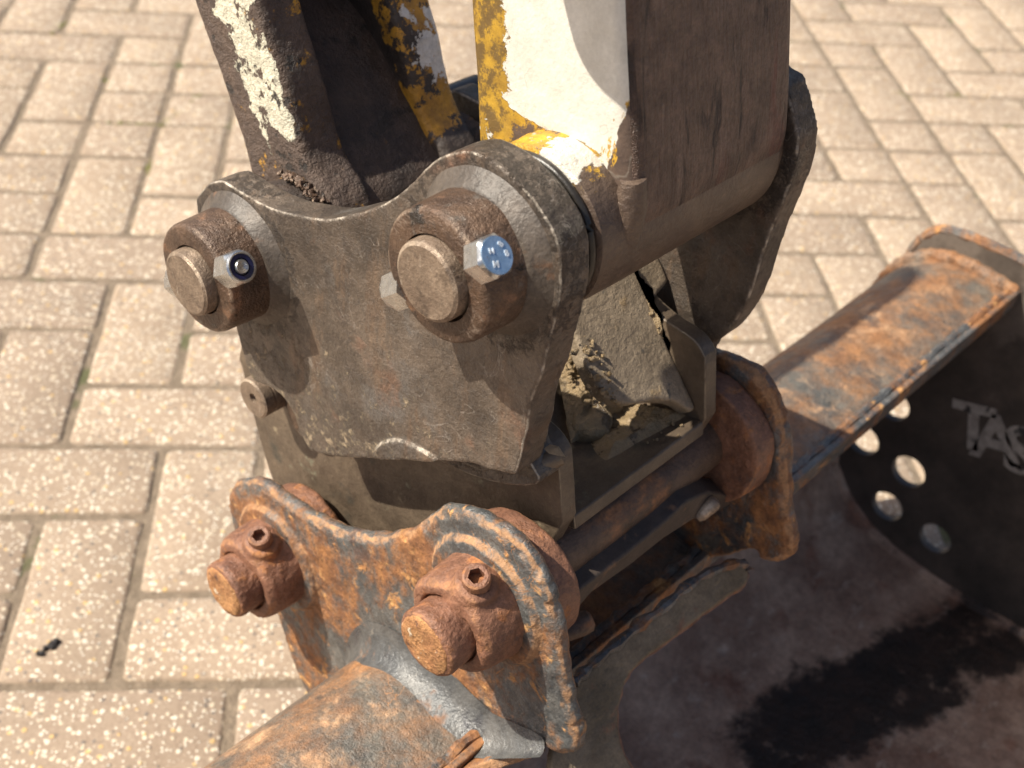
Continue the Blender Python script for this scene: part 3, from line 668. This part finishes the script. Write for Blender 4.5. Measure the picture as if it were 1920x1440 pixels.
# latch bar lying under the bucket pin
bm = bmesh.new()
pA = aim(1125, 1125, .405); pB = aim(1250, 1010, .49); pC = aim(1318, 955, .535)
yy, zz = .276, H - .575
def bar_pt(px, py, y): 
    d = ray(px, py); t = y / d.y; return Vector((d.x * t, y, H + d.z * t))
top = [bar_pt(*p, .268) for p in ((1040, 1150), (1090, 1104), (1180, 1034), (1240, 985), (1290, 940), (1330, 922), (1366, 928))]
bot = [bar_pt(*p, .268) for p in ((1050, 1180), (1112, 1110), (1180, 1062), (1245, 1010), (1300, 975), (1335, 966), (1372, 946))]
th = Vector((0, .016, .004))
vs = [[bm.verts.new(p), bm.verts.new(q), bm.verts.new(q + th), bm.verts.new(p + th)] for p, q in zip(top, bot)]
for a, b in zip(vs, vs[1:]):
    for k in range(4): bm.faces.new((a[k], a[(k + 1) % 4], b[(k + 1) % 4], b[k]))
bm.faces.new(vs[0][::-1]); bm.faces.new(vs[-1])
o = add_obj('latch_bar', bm, 'latch', cp); bevel(o, .002, 3)
bm = bmesh.new(); e = bar_pt(1350, 940, .262)
lathe(bm, e + Vector((-.014, .006, -.010)), (.75, -.2, .55), [(0, .003), (.003, .0048), (.013, .0055), (.016, .0045), (.0175, .002)], 24, wob=.0004)
add_obj('latch_knob', bm, 'pin', cp)
bm = bmesh.new(); e = bar_pt(1105, 1160, .268); lathe(bm, e + Vector((-.02, .008, -.006)), (.8, -.35, .25), [(0, .006), (.016, .0075), (.022, .0065), (.024, .004)], 24, wob=.001); add_obj('latch_foot', bm, 'rod', cp)

# dry leaf on the ledge
bm = bmesh.new(); lp = aim(1040, 846, .3885)
q = [(-.006, 0), (-.003, .0026), (.002, .0028), (.0062, .0002), (.002, -.0022), (-.003, -.0024)]
dx_, dy_ = Vector((.55, -.78, -.28)).normalized(), Vector((.6, .5, .6)).normalized()
vs = [bm.verts.new(lp + dx_ * a + dy_ * b + Vector((0, 0, .0012 * math.cos(a * 500)))) for a, b in q]; c0 = bm.verts.new(lp + Vector((0, -.0004, .0022)))
for i in range(6): bm.faces.new((vs[i], vs[(i + 1) % 6], c0))
bmesh.ops.solidify(bm, geom=bm.faces[:], thickness=.0004)
o = add_obj('leaf', bm, 'chalk'); o['label'] = 'small dry brown leaf lying on the ledge of the coupler, below the side plate corner'; o['category'] = 'leaf'

# ------------------------------------------------------------------ DIPPER ARM
arm = thing('dipper_arm', 'box section arm with chipped white and yellow paint and a scraped brown front', 'excavator arm', (.48, .34, H - .25))
SA, SB = .4185, .553
prof = [D(.372, -.14), D(.358, -.06), D(.345, .0), D(.3225, .12), D(.306, .20), D(.2955, .245), D(.287, .283), D(.2845, .305), D(.291, .334), D(.312, .350), D(.345, .352), D(.372, .335), D(.386, .312), D(.393, .27), D(.400, .232), D(.418, .12), D(.437, .0), D(.452, -.08), D(.463, -.14)]
sp_ = smooth(prof, 4, corner=(0, 18))
bm = bmesh.new(); fs = prism(bm, sp_, SA, SB)
for f in fs[2:]: f.material_index = 1
body = add_obj('box_section', bm, ['stickside', 'stickfront'], arm); bevel(body, .0085, 4, 50)
bm = bmesh.new()
axle(bm, P2, [(.3985, .0385), (.400, .0412), (.408, .0418), (.425, .0425), (.545, .0425), (.552, .040)], 72, wob=.0006)
add_obj('pivot_tube', bm, 'tube', arm)
bm = bmesh.new(); axle(bm, P2, [(.386, .0335), (.3865, .0345), (.3985, .0345)], 64); add_obj('grease_shim', bm, 'black', arm)
bm = bmesh.new()
tube(bm, ringpath(P2, .3905, .0375, 72), .0026, 12, .0002, True); tube(bm, ringpath(P2, .3958, .0378, 72), .0024, 12, .0002, True)
add_obj('seal_ring', bm, 'black', arm)
# corner weld between side and front, ending in a worn lump
bm = bmesh.new()
tube(bm, [(SA + .004, y + .0035, z) for y, z in [D(.287, .283), D(.286, .296), D(.289, .318), D(.293, .327)]] + [(SA + .006, *D(.302, .338))], [.006, .0085, .010, .010, .006], 12, .0014)
add_obj('weld_bead', bm, 'tube', arm)
# unseen boss-shaped disc added above the view for the round shadow on white paint
bm = bmesh.new(); axle(bm, D(.341, .116), [(.3565, .041), (.358, .043), (.3655, .043), (.3655, .021), (.42, .021)], 56); add_obj('shadow_disc', bm, 'boss', arm)
# far end cap of tube
bm = bmesh.new(); axle(bm, P2, [(.5505, .036), (.554, .039), (.5549, .0385)], 48); add_obj('end_cap', bm, 'boss', arm)

# ------------------------------------------------------------------ BUCKET LINK
lk = thing('bucket_link', 'forked dark link with flaking white paint, left of the box section arm', 'link', (.47, .55, H - .35))
def bar(a0, a1, material, ext=1.):
    pts = [D(.835, -.09), D(.765, .032), D(.70, .148), D(.66, .218), D(.625, .282), D(.606, .316), D(.588, .348), D(.570, .385), D(.562, .415), D(.548, .448), D(.520, .458), D(.488, .440), D(.478, .410), D(.490, .385), D(.512, .366), D(.532, .322), D(.551, .282), D(.585, .205), D(.618, .135), D(.66, .045), D(.715, -.07), D(.76, -.12), D(.82, -.125)]
    bm = bmesh.new(); prism(bm, jit(smooth(pts, 4), .0012, 50, a0 * 10), a0, a1)
    o = add_obj('side_bar', bm, material, lk); roughen(o, .0022, [(.03, .0016), (.006, .0008)], .005, 1); return o
bar(.408, .4400, 'linkside'); bar(.503, .535, 'farbar')
bm = bmesh.new(); axle(bm, P1, [(.389, .034), (.391, .0365), (.549, .0365), (.552, .034)], 56, wob=.0008); add_obj('pivot_tube', bm, 'linkdark', lk)
bm = bmesh.new()
prism(bm, smooth([D(.49, .398), D(.512, .375), D(.535, .352), D(.553, .335), D(.575, .318), D(.60, .31), D(.59, .35), D(.565, .40), D(.54, .43), D(.50, .43)], 4), .425, .518)
o = add_obj('web', bm, 'linkdark', lk); roughen(o, .0025, [(.02, .002), (.006, .0012)], .003)
bm = bmesh.new(); prism(bm, [D(.595, .33), D(.608, .31), D(.80, -.05), D(.785, -.055)], .43, .513); add_obj('back_web', bm, 'linkdark', lk)
# grease nipple boss behind the link
bm = bmesh.new(); c = U(872, 195, .575); axle(bm, c, [(.556, .012), (.558, .0165), (.590, .0165), (.592, .013)], 32); add_obj('pin_boss', bm, 'black', lk)
# hydraulic cylinder rod eye above, outside the frame: it shades the white paint
# ------------------------------------------------------------------ BUCKET
bk = thing('bucket', 'wide rusty ditching bucket with pinned ears, holes and faded letters in its end plate', 'excavator bucket', (.47, .25, .02))
EA, EB = .3555, .3675
cz = lambda L: [(360 + x * .41667, 860 + y * .41667) for x, y in L]
et = cz([(172,235),(178,185),(200,150),(240,135),(280,137),(330,160),(400,215),(500,275),(600,332),(700,368),(800,386),(900,386),(1000,358),(1045,328),(1090,290),(1150,266),(1250,288),(1350,340),(1450,420),(1520,520),(1570,620),(1605,750),(1625,900),(1645,1050),(1668,1140),(1692,1215),(1690,1280),(1650,1318),(1590,1290),(1540,1255)])
ev = UL(et, EA)
low = UL(cz([(550,1110),(515,1050),(470,950),(430,840),(392,720)]), EA)
ear = smooth(ev + [D(.281, .640), D(.31, .66), D(.38, .70), D(.42, .80), D(.45, .80), ] + low + arc(Q1, .0535, -75, -180 + 175, 1)[:0], 4, corner=(26,))
# rounded back of the ear round the rear pin
def ear_outline():
    last = low[-1]; a0 = math.degrees(math.atan2(last[1] - Q1[1], last[0] - Q1[0])); first = ev[0]; a1 = math.degrees(math.atan2(first[1] - Q1[1], first[0] - Q1[0]))
    if a0 > a1: a0 -= 360
    mid = arc(Q1, .0535, a0, a1, 7)[1:-1]
    return smooth(ev + [D(.281, .640), D(.31, .66), D(.38, .70), D(.415, .80), D(.45, .80)] + low + mid, 4, corner=(26,))
EAR = ear_outline()
def ear_obj(a0, a1, lab, s):
    bm = bmesh.new(); prism(bm, jit(EAR, .0012, 55, a0 * 20), a0, a1)
    # swollen torch-cut rim along the upper edge
    top = EAR[:29 * 4 - 2]
    tube(bm, [((a0 + a1) / 2, y, z) for y, z in top], .0056, 10, .0016, False, 2, .05)
    out = a0 if s < 0 else a1
    for c in (Q1, Q2):
        axle(bm, c, [(a0 - .0042 if s < 0 else a0, .0385), (a0 - .002 if s < 0 else a0, .041), (a1 if s < 0 else a1 + .002, .0415), (a1 if s < 0 else a1 + .004, .0385)], 48, wob=.0008)
    o = add_obj('ear', bm, 'rust', bk); roughen(o, .0014, [(.012, .0016), (.004, .0011)], .001, 1); o['label'] = lab; return o
ear_obj(EA, EB, 'rusty pinned ear nearest the camera', -1)
FA2, FB2 = .573, .586
ear_obj(FA2, FB2, 'dark rusty ear on the far side', 1)
# inner rings on both ears
for c in (Q1, Q2):
    for a0, a1 in ((EB - .001, .3905), (.5525, FA2 + .001)):
        r = .0408 if a0 < .5 else .0455
        bm = bmesh.new(); axle(bm, c, [(a0, r - .001), (a0 + .002, r), (a1 - .003, r + .0004), (a1, r - .003)], 56, wob=.0012, seed=a0)
        o = add_obj('spacer_ring', bm, 'rustbrown', bk); roughen(o, .0016, [(.01, .0014)], 0)
# outer collars with pinch screws, and the pins
for c, ap, ac, sc, big in ((Q2, .3080, .3255, (893, 1085), 1), (Q1, .3085, .3250, (487, 1008), 0)):
    bm = bmesh.new()
    axle(bm, c, [(EA + .004, .0335), (EA - .006, .0325), (ac + .010, .0312), (ac + .004, .0300), (ac + .0012, .0282), (ac, .0262), (ac, .0210), (ac + .006, .0205), (ac + .006, .012), (EA, .012)], 64, wob=.0022, seed=ap * 50 + big)
    # cast lobe under the screw
    s0 = aim(*sc, .336); out = (s0 - Vector((.336, c[0], c[1]))).normalized()
    lathe(bm, Vector((.338, c[0], c[1])) + out * .012, out, [(0, .0155), (.016, .0135), (.021, .0125), (.0225, .0095)], 28, wob=.0012)
    co_ = add_obj('collar', bm, 'rustbrown', bk); roughen(co_, .0011, [(.008, .0012), (.0035, .0007)], 0, 2)
    bm = bmesh.new(); axle(bm, c, [(ap + .001, .008), (ap, .0165), (ap + .0012, .0196), (ap + .004, .0206), (ap + .012, .0202), (.345, .0198)], 56, wob=.0004, seed=big)
    pn_ = add_obj('pin_head', bm, 'rustbrown', bk); roughen(pn_, .0010, [(.005, .0006), (.0025, .0006)], 0)
    bm = bmesh.new(); axle(bm, c, [(ap - .0012, .006), (ap - .0014, .0135), (ap - .0002, .0172), (ap + .0022, .0186), (ap + .004, .017)], 56, wob=.0010, seed=big + 4)
    fc = add_obj('scaly_face', bm, 'rustface', pn_); roughen(fc, .0009, [(.004, .0009), (.002, .0005)], 0)
    # socket cap screw, knurled, with an open hexagon socket
    sc_d = (out + Vector((-.30, 0, .0))).normalized(); hp = s0 + sc_d * .0045
    bm = bmesh.new(); kn = 60
    def kfn(th, r, k, kn=kn): return (r * (1 + (.018 if int(th / (2 * math.pi) * kn) % 2 else -.018))) if k in (1, 2) else (r if k < 5 else min(.0060, .0040 / math.cos((th % (math.pi / 3)) - math.pi / 6)))
    lathe(bm, hp - sc_d * .012, sc_d, [(0, .0072), (.0012, .0078), (.0098, .0078), (.0110, .0074), (.0116, .0062), (.0114, .0046), (.0050, .0046), (.0048, .0020)], kn, kfn)
    add_obj('cap_screw', bm, 'rustbrown' if not big else 'rustbrown', bk, 25)
bm = bmesh.new(); axle(bm, Q2, [(.375, .0195), (.585, .0195), (.612, .0195)], 56); add_obj('bucket_pin', bm, 'rod', bk)
bm = bmesh.new(); axle(bm, Q1, [(.375, .0195), (.612, .0195)], 56); add_obj('bucket_pin', bm, 'rod', bk)

# torsion tube beam across the top of the bucket
XL, XR = -.14, 1.08
bp_ = [D(.415, .80), D(.417, .74), D(.412, .70), D(.405, .678), D(.394, .660), D(.378, .646), D(.362, .6375), D(.345, .634), D(.324, .634), D(.300, .6365), D(.283, .639)]
beam = smooth(bp_, 5, closed=False)
bm = bmesh.new()
def strip_x(bm, prof, x0, x1, th, nx, amp=0, sc=8):
    n = len(prof); A1 = []; A2 = []
    for k in range(nx + 1):
        x = x0 + (x1 - x0) * k / nx; ra = []; rb2 = []
        for i, (y, z) in enumerate(prof):
            a = prof[max(i - 1, 0)]; b = prof[min(i + 1, n - 1)]; t = Vector((b[0] - a[0], b[1] - a[1])).normalized(); nn = Vector((-t.y, t.x))
            w = noise.noise(Vector((x * sc, y * sc * 2, z * sc * 2))) * amp
            ra.append(bm.verts.new((x, y + nn.x * w, z + nn.y * w))); rb2.append(bm.verts.new((x, y + nn.x * (w + th), z + nn.y * (w + th))))
        A1.append(ra); A2.append(rb2)
    for k in range(nx):
        for i in range(n - 1):
            bm.faces.new((A1[k][i], A1[k + 1][i], A1[k + 1][i + 1], A1[k][i + 1])); bm.faces.new((A2[k][i], A2[k][i + 1], A2[k + 1][i + 1], A2[k + 1][i]))
        for i in (0, n - 1): bm.faces.new((A1[k][i], A2[k][i], A2[k + 1][i], A1[k + 1][i]))
    for k in (0, nx):
        for i in range(n - 1): bm.faces.new((A1[k][i], A1[k][i + 1], A2[k][i + 1], A2[k][i]))
strip_x(bm, beam, XL, XR, .008, 60, .0015, 9)
o = add_obj('torsion_beam', bm, 'beam', bk, 40)
# thick front lip bar of the beam with its weld
bm = bmesh.new()
prism(bm, [D(.2790, .6335), D(.2850, .6335), D(.2880, .652), D(.2800, .653)], XL, XR)
o = add_obj('lip_bar', bm, 'rust', bk); bevel(o, .0015, 2)
bm = bmesh.new(); tube(bm, [(XL + (XR - XL) * i / 260, .2885 + .0006 * math.sin(i), H - .6365) for i in range(261)], .0042, 8, .0012, False, 4, .18); add_obj('weld_bead', bm, 'rust', bk)
# weld fillet ear to beam, outside face, silvery
for a, s in ((EA, -1), (FB2, 1)):
    bm = bmesh.new()
    tube(bm, [(a + s * .0005, y - .0005, z + .0005) for y, z in beam[12:]], .0078, 12, .0012, False, 6, .10)
    if s > 0: add_obj('weld_bead', bm, 'weld', bk)
    else: bm.free()
bm = bmesh.new(); fil = []
path = beam[10:] + [D(.270, .6305), D(.258, .6205), D(.247, .6115), D(.240, .606)]
for i, (y, z) in enumerate(path):
    a = path[max(i - 1, 0)]; b = path[min(i + 1, len(path) - 1)]; t = Vector((b[0] - a[0], b[1] - a[1])).normalized(); n = Vector((t.y, -t.x)); n = n if n.y > 0 or abs(n.y) < .2 and n.x > 0 else -n
    w = .004 + .016 * min(1, i / 14) * min(1, (len(path) - i) / 5); row = []
    for k in range(9):
        q = k / 8; ang_ = q * math.pi / 2          # quarter hollow from the tube up the ear
        dx = w * (1 - math.sin(ang_)); up = w * 1.15 * (1 - math.cos(ang_))
        wob_ = noise.noise(Vector((y * 60, q * 3, z * 60))) * .0008
        row.append(bm.verts.new((EA - .0004 - dx - wob_, y + n.x * (up - .0006), z + n.y * (up - .0006))))
    fil.append(row)
for a, b in zip(fil, fil[1:]):
    for k in range(8): bm.faces.new((a[k], a[k + 1], b[k + 1], b[k]))
add_obj('fillet_weld', bm, 'bluesteel', bk, 80)
# gusset from the ear foot down to the lip
gy, gz = .281, H - .640; gm = ((H - .601) - gz) / (.234 - gy)
g = [UP(x, y, gy, gz, gm) for x, y in ((905, 1372), (960, 1368), (1000, 1374), (1016, 1388), (985, 1402), (930, 1420), (880, 1438), (780, 1490), (700, 1500))]
bm = bmesh.new(); nrm = Vector((0, -gm, 1)).normalized()
v0 = [bm.verts.new(p) for p in g]; v1 = [bm.verts.new(p - nrm * .008) for p in g]
bm.faces.new(v0); bm.faces.new(v1[::-1])
for i in range(len(g)): bm.faces.new((v0[i], v0[(i + 1) % len(g)], v1[(i + 1) % len(g)], v1[i]))
o = add_obj('gusset', bm, 'rust', bk); roughen(o, .0016, [(.01, .0016)], .001)

# shell: back wall curving into the floor
sh = smooth([D(.409, .70), D(.4135, .80), D(.412, .88), D(.401, .935), D(.368, .976), D(.318, 1.002), D(.253, 1.0125), D(.19, 1.0125), D(.10, 1.008), D(.0, 1.0), D(-.10, .985)], 5, closed=False)
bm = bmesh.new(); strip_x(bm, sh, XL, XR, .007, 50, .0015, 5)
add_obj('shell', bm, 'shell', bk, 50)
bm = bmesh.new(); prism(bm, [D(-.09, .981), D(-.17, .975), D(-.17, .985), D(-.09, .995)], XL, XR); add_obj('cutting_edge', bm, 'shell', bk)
# plate across the foot of the ears, with a rounded far corner
fy, fz = .249, H - .605; fm = 1.1
g = [UP(x, y, fy, fz, fm) for x, y in ((1075, 1278), (1100, 1258), (1130, 1232), (1170, 1195), (1215, 1160), (1260, 1128), (1300, 1092), (1340, 1070), (1380, 1056), (1400, 1060), (1406, 1076), (1400, 1096), (1360, 1124), (1300, 1168), (1250, 1206), (1205, 1240), (1180, 1268), (1168, 1300), (1161, 1340), (1165, 1390), (1180, 1430), (1200, 1470), (1120, 1500), (1040, 1480), (1040, 1400), (1060, 1330))]
gg = g
bm = bmesh.new(); nrm = Vector((0, -fm, 1)).normalized()
gs = [Vector(p) for p in smooth([tuple(p) for p in g], 3)]
v0 = [bm.verts.new(p) for p in gs]; v1 = [bm.verts.new(p - nrm * .007) for p in gs]
bm.faces.new(v0); bm.faces.new(v1[::-1])
for i in range(len(gs)): bm.faces.new((v0[i], v0[(i + 1) % len(gs)], v1[(i + 1) % len(gs)], v1[i]))
o = add_obj('foot_plate', bm, 'footplate' if 'footplate' in M else 'shell', bk); roughen(o, .0018, [(.012, .0012)], .0012)
bm = bmesh.new(); tube(bm, [p - nrm * .001 for p in gs[:30]], .0035, 8, .002, False, 3, .3); add_obj('weld_bead', bm, 'rust', bk)
bm = bmesh.new(); tube(bm, [p - nrm * .004 for p in gs[28:66]], .0022, 8, .0006, False, 3, .2); add_obj('weld_bead', bm, 'rustbrown', bk)
# end plates: curve with round holes cut through
def end_plate(x, holes, name='end_plate'):
    fl = UL([(1925, 492), (1830, 449), (1775, 431), (1745, 437), (1720, 458), (1700, 487), (1685, 514)], XR)
    out = [D(.26, .600)] + fl[0:1] + fl[1:] + [D(.425, .72), D(.428, .80), D(.424, .89), D(.412, .945), D(.375, .986), D(.320, 1.012), D(.253, 1.0225), D(.10, 1.019), D(0, 1.012), D(-.10, .997), D(-.16, .985), D(-.165, .95), D(-.06, .86), D(.08, .72), D(.20, .63)]
    out = smooth(out, 4)
    cu = bpy.data.curves.new(name, 'CURVE'); cu.dimensions = '2D'; cu.fill_mode = 'BOTH'; cu.extrude = .004; cu.bevel_depth = .0008
    loops = [out] + [arc(h, r, 0, 360, 28)[:-1] for h, r in holes]
    for L in loops:
        sp = cu.splines.new('POLY'); sp.points.add(len(L) - 1); sp.use_cyclic_u = True
        for i, (y, z) in enumerate(L): sp.points[i].co = (y, z, 0, 1)
    t = bpy.data.objects.new(name, cu); col.objects.link(t); bpy.context.view_layer.update()
    me = bpy.data.meshes.new_from_object(t.evaluated_get(bpy.context.evaluated_depsgraph_get())); bpy.data.objects.remove(t)
    me.transform(Matrix(((0, 0, 1, x), (1, 0, 0, 0), (0, 1, 0, 0), (0, 0, 0, 1)))); me.materials.clear(); me.materials.append(M['sidepaint']); me.name = name
    o = bpy.data.objects.new(name, me); col.objects.link(o); setp(o, bk); return o
hl = [((1707, 881), .0200), ((1667, 946), .0190), ((1757, 1006), .0190), ((1622, 822), .0195), ((1679, 757), .0190)]
ep = end_plate(XR, [(U(*p, XR), r) for p, r in hl]); ep['label'] = 'black end plate with round holes and faded letters'
end_plate(XL, [])
# rusty rim on the end plate round the beam
bm = bmesh.new()
rim = smooth(UL([(1960, 508), (1925, 492), (1830, 449), (1775, 431), (1745, 437), (1720, 458), (1700, 487), (1685, 514)], XR), 5, closed=False)
tube(bm, [(XR, y, z) for y, z in rim], .0055, 8, .0012, False, 3, .05); add_obj('rim', bm, 'rust', bk)
bm = bmesh.new(); tube(bm, [(XR - .006, y, z + .001) for y, z in beam[4:]], .008, 10, .0015, False, 3, .1); add_obj('weld_bead', bm, 'beam', bk)
bm = bmesh.new(); tube(bm, [(XR - .006, y, z) for y, z in sh[8:44]], .007, 8, .001, False, 3, .05); add_obj('weld_bead', bm, 'shell', bk)
# faded letters on the end plate
for ch, px, py, s in (('T', 1824, 806, .074), ('A', 1866, 828, .074), ('S', 1912, 850, .074), ('K', 1960, 872, .074)):
    if ch == 'K': continue
    y, z = U(px, py, XR - .006)
    text_mesh('letter', ch, s, face_matrix((XR - .0052, y, z), (-1, 0, 0), (0, .30, 1)), 'decal', ep, .0002, .0022)
